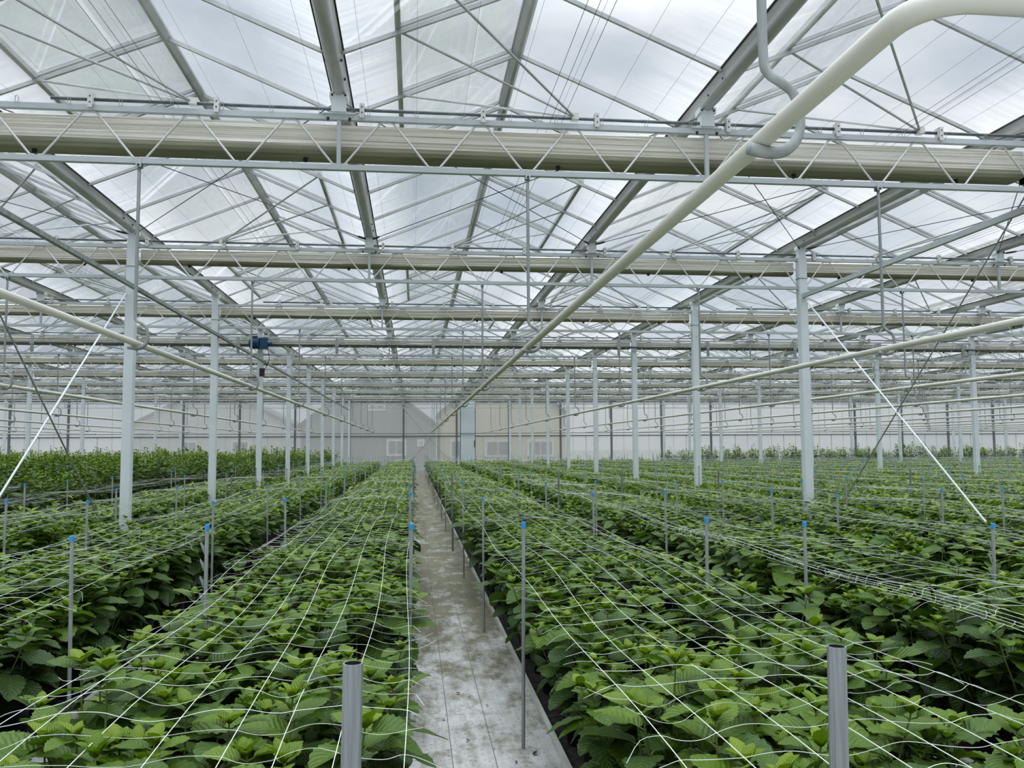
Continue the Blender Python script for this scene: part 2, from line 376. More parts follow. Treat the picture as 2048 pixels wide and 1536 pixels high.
# far wall: milky sheet panels between grey posts, dark top beam, mid rail
wall = thing('wall_back', 'milky far wall of sheets between grey posts', None, kind='structure'); wall.location = (0, 0, 0)
for i in range(-9, 14):
    for z0, z1 in ((.25, 2.25), (2.3, 4.36)):
        m = MB(); m.poly([(gx(i) + .05, YW, z0), (gx(i + 1) - .05, YW, z0), (gx(i + 1) - .05, YW, z1), (gx(i) + .05, YW, z1)], [(0, 1, 2, 3)])
        build(m, 'panel', M['sheet'], wall)
m = MB(); m.box((gx(-9), YW - .06, 0), (gx(14), YW + .06, .25)); build(m, 'plinth', M['truss'], wall)
for i in range(-9, 15):
    m = MB(); m.bevbox((gx(i) - .055, YW - .14, 0), (gx(i) + .055, YW - .02, 4.5), .008); m.box((gx(i) - .1, YW - .15, 4.0), (gx(i) + .1, YW - .12, 4.06))
    m.box((gx(i) - .1, YW - .15, 4.12), (gx(i) + .1, YW - .12, 4.17))
    tag(build(m, 'trim_%d' % (i + 10), M['wallpost']), f'grey steel post of the far wall, {by_door(i)}', kind='structure')
m = MB(); m.box((gx(-9), YW - .06, 4.34), (gx(14), YW + .03, 4.40)); tag(build(m, 'trim_30', M['rubber']), 'dark beam along the top of the far wall', kind='structure')
m = MB(); m.box((gx(-9), YW - .08, 2.24), (gx(14), YW + .02, 2.30)); tag(build(m, 'trim_31', M['wallpost']), 'grey rail halfway up the far wall', kind='structure')
m = MB(); m.box((gx(-9), YW - .1, 4.40), (gx(14), YW + .1, 4.55)); tag(build(m, 'trim_32', M['truss']), 'pale eaves beam above the far wall', kind='structure')
for i in range(-9, 14):
    m = MB(); x = gx(i) + SPAN / 2
    m.box((x - .018, YW - .05, .2), (x + .018, YW - .01, 2.24))
    for q in (.8, 2.4): m.box((gx(i) + q - .008, YW - .03, .2), (gx(i) + q + .008, YW - .005, 4.34))
    tag(build(m, 'trim_%d' % (i + 50), M['web']), f"white mullions in the far wall, bay {'behind the pale door' if i == 1 else by_door(i + 1 if i < 1 else i)}", kind='structure')
    g = MB(); g.poly([(gx(i) + .1, YW, 4.56), (gx(i + 1) - .1, YW, 4.56), (gx(i) + SPAN / 2, YW, ZR - .02)], [(0, 1, 2)])
    tag(build(g, 'window_%d' % (i + 10), M['glass']), f'glass gable above the far wall, {span_name(i)}', kind='structure')
d = thing('door_1', 'pale blue-white sliding door leaf in the far wall', None, (3.24, YW - .2, 0), kind='structure')
m = MB(); m.bevbox((-.44, -.03, .1), (.44, .03, 4.36), .01); build(m, 'leaf', M['door'], d)
m = MB(); m.box((-.47, -.045, .1), (-.44, .045, 4.36)); m.box((.44, -.045, .1), (.47, .045, 4.36)); build(m, 'edge_strip', M['wallpost'], d)
m = MB(); m.tube([(.40, -.06, 1.6), (.40, -.06, 2.0)], .02); build(m, 'handle', M['black'], d)
for (x0, z0, x1, z1), w in zip(((gx(0), 3.9, gx(1), .3), (gx(0), .3, gx(1), 3.9)), ('falling to the right', 'rising to the right')):
    m = MB(); m.tube([(x0, YW - .1, z0), (x1, YW - .1, z1)], .012, 6)
    tag(build(m, 'wall_brace', M['galv']), f'thin diagonal brace on the far wall by the path, {w}', 'brace')

# houses outside, seen dimly through the wall
def house(label, x0, x1, y, eave, apex, body, wins, depth=9):
    h = thing('house', label, 'house', ((x0 + x1) / 2, y, 0)); w = (x1 - x0) / 2
    m = MB(); A = [(-w, 0, 0), (w, 0, 0), (w, 0, eave), (0, 0, apex), (-w, 0, eave)]
    m.prism(A, [(a, depth, c) for a, _, c in A]); build(m, 'wall', body, h)
    m = MB()
    for sgn in (-1, 1):
        p = [(0, -.25, apex + .02), (sgn * (w + .12), -.25, eave - .12 * (apex - eave) / w + .02)]
        q = [(a, -.25, c + .22) for a, _, c in reversed(p)]
        pr = p + q
        m.prism(pr, [(a, depth + .2, c) for a, _, c in pr])
    build(m, 'roof', M['houseroof'], h)
    for cx, cz, ww, wh in wins:
        m = MB(); m.box((cx - ww / 2, -.06, cz - wh / 2), (cx + ww / 2, .02, cz + wh / 2)); f = build(m, 'window', M['housewhite'], h)
        m = MB(); k = .16; m.box((cx - ww / 2 + k, -.09, cz - wh / 2 + k), (cx - .04, -.05, cz + wh / 2 - k)); m.box((cx + .04, -.09, cz - wh / 2 + k), (cx + ww / 2 - k, -.05, cz + wh / 2 - k))
        build(m, 'pane', M['housepane'], f)
house('grey gabled house outside, dim behind the far wall', -7.6, 1.5, 58, 3.05, 6.6, M['housegrey'], [(1.55 + .3, 1.6, 1.35, 1.15), (.5, 4.35, 1.2, .5), (3.5, 1.9, .5, .5)])
house('beige gabled house outside, dim behind the far wall', 1.8, 10.6, 58.5, 3.9, 7.6, M['housebeige'], [(-3.0, 1.5, 1.5, 1.3), (-.4, 1.5, 1.8, 1.2), (2.6, 1.5, 1.9, 1.2)])
house('pale grey house outside, dim behind the far wall, left of grey gabled one', -25, -11, 78, 3.6, 7.2, plain('pale_render', (.42, .42, .41), .9), [(-2, 1.7, 1.6, 1.2), (2.5, 1.7, 1.6, 1.2)])

# ------------------------------------------------------------------ roof: glass slopes, ridges, glazing bars, gutters, vents
RY0, RY1 = 1.0, YW + .1
IS = range(-9, 14)
def slope_z(u): return ZE + (ZR - ZE) * (u - .075) / (SPAN / 2 - .075)
for i in IS:
    xr = gx(i) + SPAN / 2
    if not seen([(xr, YW, ZR), (xr, 25, ZR), (xr, 9, ZR)], 500): continue
    r = thing('ceiling', f'glazed roof span, {span_name(i)}', None, (0, 0, 0), kind='structure')
    for sgn, nm in ((-1, 'left'), (1, 'right')):
        g = MB(); g.poly([(xr + sgn * (SPAN / 2 - .075), RY0, ZE), (xr, RY0, ZR), (xr, RY1, ZR), (xr + sgn * (SPAN / 2 - .075), RY1, ZE)], [(0, 1, 2, 3)])
        build(g, 'glazing', M['glass'], r)
        bm = MB(); k = 0
        while True:
            y = ty(0) - .606 + PITCH / 4 * k; k += 1
            if y > RY1: break
            if y < RY0: continue
            bm.bar((xr + sgn * (SPAN / 2 - .07), y, ZE - .018), (xr, y, ZR - .018), .026, .034)
        build(bm, 'glazing_bars', M['bar'], r)
    rb = MB(); rb.extrude_y([(xr - .016, ZR - .06), (xr + .016, ZR - .06), (xr + .05, ZR - .005), (xr + .05, ZR + .02), (xr - .05, ZR + .02), (xr - .05, ZR - .005)], RY0, RY1)
    build(rb, 'ridge_bar', M['bar'], r)

arc = [(.056 * math.sin(a), .056 - .056 * math.cos(a)) for a in np.linspace(-PI / 2, PI / 2, 11)]
for i in IS:
    x = gx(i)
    if not seen([(x, YW, ZG), (x, 25, ZG), (x, 8, ZG)], 300): continue
    t = thing('roof_gutter', f'long aluminium roof gutter, {gutter_name(i)}', 'gutter', (x, 0, 0), 'roof gutters')
    m = MB(); m.extrude_y([(a, ZG + c) for a, c in arc] + [(.060, ZG + .075), (.078, ZG + .122), (.078, ZG + .134), (-.078, ZG + .134), (-.078, ZG + .122), (-.060, ZG + .075)], RY0, RY1)
    build(m, 'channel', M['gutter'], t, smooth=False)
    m = MB()
    for sgn in (-1, 1): m.box((sgn * .083 - .005, RY0, ZG + .122), (sgn * .083 + .005, RY1, ZG + .138))
    build(m, 'rubber_seal', M['rubber'], t)
    for n in range(1, 5):
        if i not in (-1, 0, 1, 2): continue
        a2 = [(p * 1.05, q * 1.05 - .002) for p, q in arc]
        m = MB(); m.extrude_y([(p, ZG + q) for p, q in a2] + [(.066, ZG + .08), (-.066, ZG + .08)], ty(n) - .62, ty(n) - .2)
        m.m = 1
        for yy in (ty(n) - .58, ty(n) - .24):
            for sgn in (-1, 1): m.lathe([(0, -.004), (.011, -.004), (.011, .012), (0, .012)], 6, (sgn * .06, yy, ZG + .06), 'x')
        build(m, 'joint_sleeve', [M['gutter'], M['black']], t)

def row_name(n): return 'the row overhead' if n == 0 else f'{nth(n)} truss row in view'
def vent(i, n, sgn):
    """three-pane roof vent hinged at the ridge with its push rods; sgn -1 on the slope left of the ridge"""
    xr = gx(i) + SPAN / 2; ya, yb = ty(n) - 1.819, ty(n) + 1.819
    xe = xr + sgn * 1.10; ze = slope_z(SPAN / 2 - 1.10) + .035; zt = ZR + .035
    side = 'left' if sgn < 0 else 'right'
    v = thing('roof_vent', f'roof vent, {side} slope of {span_name(i)}, above {row_name(n)}', 'roof vent', (0, 0, 0), 'roof vents')
    m = MB()
    m.bar((xe, ya, ze), (xe, yb, ze), .045, .05)
    for k in range(4):
        y = ya + (yb - ya) * k / 3; m.bar((xe, y, ze), (xr + sgn * .03, y, zt), .03, .03)
    m.bar((xr + sgn * .05, ya, zt), (xr + sgn * .05, yb, zt), .03, .03)
    build(m, 'frame', M['bar'], v)
    m = MB(); m.poly([(xe, ya, ze + .02), (xr + sgn * .03, ya, zt + .02), (xr + sgn * .03, yb, zt + .02), (xe, yb, ze + .02)], [(0, 1, 2, 3)]); build(m, 'pane', M['glass'], v)
    xb = gx(i) + SPAN * (.63 if sgn < 0 else .37)
    for k in range(3):
        y = ya + (yb - ya) * k / 3
        m = MB(); m.tube([(xb, ty(n) - .02, ZT + .055), (xe, y, ze - .035)], .011, 6); build(m, 'push_rod', M['bar'], v)
    m = MB(); m.box((xb - .03, ty(n) - .05, ZT + .03), (xb + .03, ty(n) + .02, ZT + .085)); build(m, 'rack_bracket', M['web'], v)
for n in range(0, 10):
    for i in range(-8, 13):
        sgn = -1 if n % 2 else 1
        xr = gx(i) + SPAN / 2
        if seen([(xr, ty(n), ZR - .2), (xr, ty(n) - 1.8, ZR - .2), (xr, ty(n) + 1.8, ZR - .2)], 120) : vent(i, n, sgn)

# ------------------------------------------------------------------ trusses, posts, shade bundles, vent shafts
def truss_label(n, k):
    w = {0: 'over the path', -1: 'first bay left of the path', 1: 'first bay right of the path'}.get(k, f"{nth(abs(k))} bay {'right' if k > 0 else 'left'} of the path")
    return f'{row_name(n)}, {w}'
CLIP = None
def truss(n, k):
    i0 = -1 + 3 * k; x0, x1 = gx(i0) + .063, gx(i0 + 3) - .063; y = ty(n)
    t = thing('lattice_truss', 'white lattice truss, ' + truss_label(n, k), 'truss', (gx(i0), y, 0), 'white lattice trusses')
    X = gx(i0)
    m = MB(); m.box((x0 - X, -.024, ZT - .046), (x1 - X, .024, ZT)); build(m, 'top_chord', M['truss'], t)
    m = MB(); m.box((x0 - X, -.024, ZB - .044), (x1 - X, .024, ZB)); build(m, 'bottom_chord', M['truss'], t)
    near = n in (1, 2) and k in (-1, 0, 1)
    lm = MB()
    for j in range(24):
        b = .4 * (j + (j % 2)); tp = .4 * (j + 1 - (j % 2))   # bottom nodes at even multiples of .4
        s = 1 if tp > b else -1
        pts = [(b + s * .015, 0, ZB + .006), (b + s * .05, 0, ZB + .01), (tp - s * .055, 0, ZT - .058), (tp - s * .03, 0, ZT - .05), (tp, 0, ZT - .05)]
        if b < .01: pts[0] = (.07, 0, ZB + .006); pts[1] = (.085, 0, ZB + .03)
        if b > 9.59: pts[0] = (9.53, 0, ZB + .006); pts[1] = (9.515, 0, ZB + .03)
        mm = MB() if near else lm
        mm.tube(pts, .0095, 6 if near else 4)
        if near: build(mm, 'web_bar', M['web'], t, smooth=True)
    if not near: build(lm, 'lattice', M['web'], t)
    for g in (1, 2):
        m = MB(); m.box((SPAN * g - .017, -.017, ZB), (SPAN * g + .017, .017, ZT - .046)); build(m, 'upright', M['truss'], t)
        m = MB(); q = SPAN * g
        m.box((q - .135, -.04, ZT), (q + .135, .04, ZT + .01))
        m.prism([(q - .062, -.06, ZT + .01), (q + .062, -.06, ZT + .01), (q + .062, .06, ZT + .01), (q - .062, .06, ZT + .01)],
                [(q - .055, -.06, ZG + .012), (q + .055, -.06, ZG + .012), (q + .055, .06, ZG + .012), (q - .055, .06, ZG + .012)])
        m.box((q - .075, -.062, ZG - .02), (q - .05, .062, ZG + .03)); m.box((q + .05, -.062, ZG - .02), (q + .075, .062, ZG + .03))
        m.m = 1
        for e in (-.09, .09): m.lathe([(0, -.045), (.008, -.045), (.013, -.03), (.013, -.02), (0, -.02)], 6, (q + e, -.022, ZT - .01))
        for e in (-.055, .055): m.lathe([(0, -.008), (.009, -.008), (.009, .004), (0, .004)], 6, (q + e, -.064, ZG + .0), 'y')
        build(m, 'gutter_foot', [M['paint'], M['black']], t)
    if near:
        global CLIP
        if CLIP is None:
            cm = MB(); cm.tube(smooth_path([(-.012, -.03, -.01), (-.012, -.03, .03), (0, -.03, .045), (.012, -.03, .03), (.012, -.03, 0), (.002, -.03, -.012)], 3), .0025, 4); CLIP = cm.mesh('wire_clip', M['galv'])
        for j in range(23): link('wire_clip', CLIP, t, (.4 * j + .25, 0, ZT + .008))

def shade(n, k):
    i0 = -1 + 3 * k; x0, x1 = gx(i0) + .08, gx(i0 + 3) - .08; y = ty(n); loc = rnd
    prof = []
    nf = 12 if n < 2 else 9; ya, yb, za, zb = (.085, .37, 4.125, 4.345) if n < 2 else (.085, .34, 4.205, 4.35)
    for j in range(nf * 2 + 1):
        prof.append((ya + (.009 if j % 2 else 0) + .006 * math.sin(j * 1.7), zb - (zb - za) * j / (nf * 2)))
    prof += [(ya + .01, za - .012), (ya + .045, za - .024), (ya + .13, za - .028), (yb - .06, za - .024), (yb - .01, za - .012), (yb, za + .01), (yb, zb), (ya + .04, zb + .012)]
    m = MB(); nx = 13; vs = []; fs = []
    for a in range(nx):
        x = x0 + (x1 - x0) * a / (nx - 1)
        for q, (py, pz) in enumerate(prof):
            w = .006 * math.sin(a * 2.1 + q * .9 + n) + .004 * math.sin(a * 5.3 + q * 2.2 + k)
            vs.append((x - gx(i0), py + w * .6, pz + w * (1 if a % 2 else -.4)))
    q = len(prof)
    for a in range(nx - 1):
        for j in range(q): fs.append((a * q + j, a * q + (j + 1) % q, (a + 1) * q + (j + 1) % q, (a + 1) * q + j))
    fs += [tuple(range(q)), tuple(range((nx - 1) * q + q - 1, (nx - 1) * q - 1, -1))]
    m.poly(vs, fs)
    t = thing('shade_screen', 'folded cream shade screen, ' + truss_label(n, k), 'shade screen', (gx(i0), y, 0), 'folded shade screens')
    build(m, 'cloth_bundle', M['shade'], t)
    w_ = MB(); up = za + (.03 if n < 2 else -.002)  # strip added below the folds to carry the painted underside shadow
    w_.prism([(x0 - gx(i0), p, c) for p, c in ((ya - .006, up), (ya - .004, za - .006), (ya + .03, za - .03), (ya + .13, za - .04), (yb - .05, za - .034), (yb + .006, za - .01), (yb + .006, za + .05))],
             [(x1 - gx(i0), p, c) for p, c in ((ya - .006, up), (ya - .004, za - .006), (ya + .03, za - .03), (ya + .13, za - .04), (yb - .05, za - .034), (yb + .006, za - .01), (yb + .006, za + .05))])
    tag(build(w_, 'underside_shadow', M['shadow_tone'], t), 'olive grey painted shadow under the folds')
    if n < 6:
        for e in (.7, 2.9, 5.1, 7.3, 8.9):
            h = MB(); h.tube([(e, .2, za - .035), (e, .2, za - .07)], .02, 8); build(h, 'weight', M['black'], t)

BRK = None
def shaft(n, k):
    global BRK
    i0 = -1 + 3 * k; X = gx(i0); y = ty(n) - .005
    a, b = (.9, 9.52) if n % 2 else (.08, 9.52)
    t = thing('vent_shaft', 'grey vent drive tube, ' + truss_label(n, k), 'drive tube', (X, y, 0), 'vent drive tubes')
    m = MB(); m.tube([(a, 0, ZT + .05), (b, 0, ZT + .05)], .0145, 8); build(m, 'tube', M['dark_galv'], t, smooth=True)
    if BRK is None:
        q = MB(); q.box((-.02, -.045, -.03), (.02, -.04, .092)); q.box((-.02, -.045, .0), (-.016, .03, .092)); q.box((.016, -.045, 0), (.02, .03, .092)); q.box((-.02, -.045, .088), (.02, .03, .092))
        q.m = 1
        for z in (.012, .062): q.lathe([(0, -.003), (.006, -.003), (.006, .002), (0, .002)], 6, (0, -.046, z), 'y')
        BRK = q.mesh('bracket', [M['web'], M['black']])
    for g in range(3):
        for fr in (.06, .38, .69):
            e = SPAN * (g + fr)
            if e > a + .05: link('bracket', BRK, t, (e, 0, ZT))

POSTS = []; VIS = {}
def post(n, j):
    x, y = gx(-1 + 3 * j), ty(n); POSTS.append((x, y))
    v = view(x, y, 2.5)
    vis = v and -20 < v[0] < 2068
    if vis: VIS[j] = VIS.get(j, 0) + 1
    side = f"{nth(j)} row right of the path" if j > 0 else f"{nth(1 - j)} row left of the path"
    lab = f'white square steel post, {side}, {nth(VIS[j])} in view' if vis else f'white square steel post beside the camera, {side}'
    t = thing('steel_post', lab, 'post', (x, y, 0), 'white steel posts')
    m = MB(); m.bevbox((-.0625, -.0625, 0), (.0625, .0625, ZT + .01), .008); build(m, 'shaft', M['paint'], t)
    m = MB(); m.bevbox((-.052, -.052, ZT), (.052, .052, ZG + .01), .006); m.box((-.075, -.055, ZG - .025), (.075, .055, ZG + .03))
    m.m = 1
    for s in (-1, 1):
        m.box((s * .063, -.02, ZT - .05), (s * .085, .02, ZT - .02)); m.box((s * .063, -.02, ZB - .03), (s * .08, .02, ZB - .005))
    build(m, 'head', [M['paint'], M['dark_galv']], t)
    m = MB(); m.tube([(-.066, -.066, 4.085), (.066, -.066, 4.08), (.066, .066, 4.085), (-.066, .066, 4.08), (-.066, -.066, 4.085)], .004, 4, False); build(m, 'strap', M['dark_galv'], t)
    m = MB(); m.lathe([(0, -.004), (.008, -.004), (.008, .003), (0, .003)], 6, (.01, -.064, 3.84), 'y'); build(m, 'bolt', M['black'], t)

for n in range(0, 11):
    y = ty(n)
    for k in range(-4, 5):
        a, b = gx(-1 + 3 * k), gx(2 + 3 * k)
        pts = [(a + (b - a) * q / 8, y, 4.2) for q in range(9)]
        if n == 0:
            if k not in (0,): continue
        elif not seen(pts, 90): continue
        truss(n, k)
        if n < 10: shade(n, k); shaft(n, k)
    for j in range(-3, 5):
        x = gx(-1 + 3 * j)
        if n and seen([(x, y, .8), (x, y, 4.4), (x, y, 2.5)], 120) or n == 1 and j in (0, 1): post(n, j)

# longitudinal purlins, cross braces, roof cables
m = MB(); m.bar((gx(-1) + .09, ty(1), 3.77), (gx(-1) + .09, ty(10) - 1.5, 3.77), .05, .05)
tag(build(m, 'purlin', M['galv']), 'long dark square purlin along the first posts left of the path', 'purlin')
m = MB(); m.bar((gx(2), ty(1) - .4, 3.82), (gx(2), ty(2) - .065, 3.82), .05, .06)
tag(build(m, 'purlin', M['truss']), 'short pale square purlin on the first posts right of the path', 'purlin')
for p, q, mt, r_, lb in (((gx(-1), ty(1), .12), (gx(-1) - .05, ty(2) - .07, 3.70), 'paint', .011, 'white cross brace rod left of path, climbing away to a post'),
                        ((gx(-1), ty(1), 3.83), (gx(-1) + .02, ty(2) - .07, .02), 'galv', .009, 'grey cross brace rod left of path, falling towards a post foot'),
                        ((gx(2), ty(1), .05), (gx(2), ty(2) - .07, 3.78), 'paint', .011, 'white cross brace rod right of path, climbing away to a post'),
                        ((gx(2), ty(1), 4.12), (gx(2), ty(2) - .07, .02), 'galv', .008, 'grey cross brace rod right of path, falling towards a post foot')):
    m = MB(); m.tube([p, q], r_, 8); t = build(m, 'brace_rod', M[mt]); tag(t, lb, 'brace')
for i in range(-3, 6):
    for di in (-1, 1):
        if not -3 <= i + di <= 6: continue
        p = Vector((gx(i), ty(2), ZG - .02)); q = Vector((gx(i + di), ty(1), ZG - .02)); d_ = (q - p).normalized()
        if not seen([p, (p + q) / 2, q], 50): continue
        t = thing('roof_cable', f"dark roof bracing cable from the {gutter_name(i)}, to the next one {'left' if di < 0 else 'right'}", 'cable', (0, 0, 0), 'roof bracing cables')
        m = MB(); m.tube([p + d_ * .08, q], .005, 5); build(m, 'cable', M['cable'], t)
        m = MB(); m.tube([p + d_ * .1, p + d_ * .13, p + d_ * .24, p + d_ * .27], [.008, .014, .014, .008], 8); build(m, 'turnbuckle', M['cable'], t)

# ------------------------------------------------------------------ screen wires and drive cords under the roof
for i in range(-4, 7):
    for j in range(8):
        x = gx(i) + .25 + .4 * j
        z = ZT + .03
        if not seen([(x, YW, z), (x, 20, z), (x, 9, z)], 20): continue
        m = MB(); m.tube([(x, RY0, z), (x, YW - .3, z)], .0012, 3)
        tag(build(m, 'screen_wire', M['wire']), f'thin pale screen wire, {nth(j + 1)} beside the {gutter_name(i)}', 'wire', 'screen support wires')
    for j, e in enumerate((1.72, 1.80, 1.90)):
        if -3 <= i <= 4:
            m = MB(); x = gx(i) + e; m.tube([(x, RY0, ZT + .012), (x, YW - .3, ZT + .012)], .002, 3)
            tag(build(m, 'drive_cable', M['cable']), f'dark screen drive cable, {nth(j + 1)} of three, {span_name(i)}', 'cable', 'screen drive cables')

# screen drive shaft with its motor on the fifth row
t = thing('screen_drive_shaft', 'dark screen drive shaft along the fifth truss row', 'drive shaft', (0, ty(4) - .12, 0))
m = MB(); m.tube([(-15, 0, 4.19), (18.5, 0, 4.19)], .028, 10); build(m, 'tube', M['dark_galv'], t, smooth=True)
hb = MB(); hb.box((-.035, -.03, 3.96), (.035, -.005, 4.36)); hb.box((-.05, -.04, 4.15), (.05, .04, 4.23)); hb = hb.mesh('hanger_bracket', M['galv'])
for q in range(-6, 8): link('hanger_bracket', hb, t, (-1.94 + 2.42 * q, 0, 0))
for q in (-2, 1, 4):
    m = MB(); x = -1.94 + 2.42 * q; m.lathe([(.0, -.22), (.042, -.22), (.05, -.1), (.05, .1), (.042, .22), (0, .22)], 10, (x - .45, 0, 4.19), 'x'); build(m, 'coupling', M['dark_galv'], t)
t = thing('drive_motor', 'blue gear motor on a post in the fifth row left of the path', 'motor', (gx(-1) + .02, ty(4) - .28, 4.19))
m = MB(); m.lathe([(0, -.25), (.09, -.25), (.125, -.22), (.13, -.05), (.12, 0), (0, 0)], 18, (0, 0, 0), 'x'); build(m, 'housing', M['motor'], t)
for q in range(7):
    m = MB(); m.lathe([(.11, -.21 + q * .026), (.142, -.21 + q * .026), (.142, -.202 + q * .026), (.11, -.202 + q * .026)], 18, (0, 0, 0), 'x'); build(m, 'fin', M['motor'], t)
m = MB(); m.bevbox((0, -.11, -.13), (.2, .12, .13), .03); m.lathe([(0, .2), (.07, .2), (.06, .3), (0, .3)], 14, (0, 0, 0), 'x'); build(m, 'gearbox', M['motor'], t)
m = MB(); m.bevbox((-.17, -.05, .11), (-.05, .05, .18), .01); build(m, 'terminal_box', M['black'], t)
m = MB(); m.tube(smooth_path([(.2, -.1, -.1), (.26, -.12, -.4), (.12, -.02, -.7)], 5), .008, 5); m.box((.02, -.06, -.82), (.13, .05, -.62)); build(m, 'cable', M['black'], t)

# ------------------------------------------------------------------ heating pipes and hangers
PR = .0262
def pipe_name(i): return {0: 'above the path', -1: 'first left of the path', 1: 'first right of the path'}.get(i, f"{nth(abs(i))} {'right' if i > 0 else 'left'} of the path")
for i in range(-9, 14):
    x = gx(i) + SPAN / 2
    if not seen([(x, YW, ZP), (x, 25, ZP), (x, 8, ZP)], 150): continue
    if i == 0:
        pts = [(x, YW - .35, ZP), (x, 20, ZP), (x, 1.58, ZP)] + [(x + .11 - .11 * math.cos(a), 1.55 - .11 * math.sin(a), ZP) for a in np.linspace(0, PI / 2, 9)] + [(x + .8, 1.44, ZP), (x + 3.12, 1.44, ZP)]
    else: pts = [(x, YW - .35, ZP), (x, 20, ZP), (x, 1.5 if i == 1 else 1.3, ZP)]
    t = thing('heating_pipe', f'long cream heating pipe, {pipe_name(i)}', 'pipe', (0, 0, 0), 'cream heating pipes')
    m = MB(); m.tube(pts, PR, 16); build(m, 'pipe', M['pipe'], t, smooth=True)
    m = MB(); m.lathe([(0, -.02), (PR + .008, -.02), (PR + .008, .05), (0, .05)], 12, (x, YW - .38, ZP), 'y'); build(m, 'end_collar', M['dark_galv'], t)
m = MB(); m.tube([(gx(-9), YW - .3, ZP - .02), (gx(14), YW - .3, ZP - .02)], .02, 8)
tag(build(m, 'header_pipe', M['dark_galv']), 'dark header pipe running along the far wall', 'pipe')

hz = [(0, ZB - .06), (0, ZP + .5), (0, ZP + .24), (.012, ZP + .185), (.05, ZP + .158), (.085, ZP + .128), (.101, ZP + .07), (.098, ZP + .015), (.068, ZP - .027), (.02, ZP - .043), (-.05, ZP - .033)]
hm = MB(); hp = smooth_path([(a, 0, c) for a, c in hz], 5); hm.tube(hp, [.0135 + .004 * max(0, min(1, (q - 35) / 6)) for q in range(len(hp))], 10); HROD = hm.mesh('rod', M['galv'], True)
hm = MB(); hm.box((-.022, -.03, ZB - .075), (.022, -.024, ZB)); hm.box((-.022, .024, ZB - .075), (.022, .03, ZB)); hm.m = 1; hm.lathe([(0, -.036), (.01, -.036), (.01, .036), (0, .036)], 6, (0, 0, ZB - .06), 'y'); HCL = hm.mesh('clamp', [M['truss'], M['black']])
for n in range(0, 11):
    for i in range(-9, 14):
        x, y = gx(i) + SPAN / 2, ty(n)
        if not seen([(x, y, 2.4), (x, y, 3.2), (x, y, 3.9)], 40) or n == 10: continue
        t = thing('pipe_hanger', f"grey hooked pipe hanger, {'closest to camera' if n == 0 else f'under {nth(n)} truss row'}, pipe {pipe_name(i)}", 'hanger', (x, y, 0), 'grey hooked pipe hangers')
        link('rod', HROD, t)
        if n < 6: link('clamp', HCL, t)

# ------------------------------------------------------------------ net poles
def tube_mesh(h, r, cap, name):
    m = MB(); m.lathe([(r * .84, h), (r, h)], 18); m.lathe([(r, h), (r, -.02)], 18); m.m = 1; m.lathe([(0, h - .09), (r * .84, h - .09), (r * .84, h)], 18); return m.mesh(name, [M['pole'] if not cap else M['galv'], M['black']], True)  # inner wall blackened to paint in the dark of the hollow top
POLE = tube_mesh(1.16, .0098, True, 'tube'); THICK = tube_mesh(1.28, .0150, False, 'tube')
m = MB(); m.lathe([(0, 1.176), (.0112, 1.176), (.0122, 1.174), (.0122, 1.146), (.0098, 1.146)], 14); CAP = m.mesh('cap', M['bluecap'])
m = MB(); m.lathe([(0, 1.176), (.0122, 1.176), (.0122, 1.146), (.0098, 1.146)], 8); m.m = 1; m.lathe([(.0098, 1.145), (.0098, -.02)], 8); FARPOLE = m.mesh('net_pole', [M['bluecap'], M['galv']], True)
m = MB()
for k in range(6):
    z = .60 + .085 * k; m.poly([(-.012, 0, z), (-.034, 0, z + .055), (-.030, 0, z + .065), (-.012, 0, z + .04), (-.012, .003, z), (-.034, .003, z + .055), (-.030, .003, z + .065), (-.012, .003, z + .04)], [(0, 1, 2, 3), (7, 6, 5, 4), (0, 4, 5, 1), (1, 5, 6, 2), (2, 6, 7, 3)])
NOTCH = m.mesh('notched_strip', M['galv'])
spots = []
for b in BEDS:
    for s in (-1, 1):
        x = bed_centre(b) + s * .515
        for k in range(0, 16):
            y = 4.60 + 2.87 * k
            if seen([(x, y, 1.1)], 40): spots.append((math.hypot(x, y), b, s, k, x + rnd.uniform(-.02, .02), y + rnd.uniform(-.08, .08)))
spots.sort()
CNT = {}; VK = {}
for q in sorted(spots, key=lambda q: q[5]): CNT[q[1:3]] = CNT.get(q[1:3], 0) + 1; VK[q[1:4]] = CNT[q[1:3]]
rest = MB()
def pole_label(b, s, k, cap=True):
    return f"{'blue-capped' if cap else 'bare thick'} net pole, {nth(VK[b, s, k])} from front, {'left' if s < 0 else 'right'} edge of {net_name(b)}"
for q, (dist, b, s, k, x, y) in enumerate(spots):
    tilt = (rnd.uniform(-.02, .02), rnd.uniform(-.018, .018)); h = rnd.uniform(.97, 1.03)
    if q < 300:
        thick = (b, s, k) == (-1, 1, 3) or (k in (3, 7, 11) and rnd.random() < .25)
        if dist < 16:
            t = thing('net_pole', pole_label(b, s, k, not thick), 'pole', (x, y, 0), 'net support poles'); t.rotation_euler = (tilt[0], tilt[1], rnd.uniform(0, 6)); t.scale = (1, 1, h if not thick else .93)
            link('tube', THICK if thick else POLE, t)
            if not thick: link('cap', CAP, t)
            if (b, s, k) in ((-1, -1, 0), (2, 1, 0), (3, 1, 1), (3, -1, 0)): link('notched_strip', NOTCH, t); t.rotation_euler[2] = 0
        else:
            t = tag(link('net_pole', FARPOLE, None, (x, y, 0)), pole_label(b, s, k), 'pole', 'net support poles'); t.rotation_euler = (tilt[0], tilt[1], 0); t.scale = (1, 1, h)
    else:
        rest.m = 0; rest.lathe([(0, 1.176 * h), (.0125, 1.17 * h), (.0125, 1.145 * h)], 4, (x, y, 0)); rest.m = 1; rest.tube([(x, y, 0), (x + tilt[0], y, 1.13 * h)], .0098, 4, False)
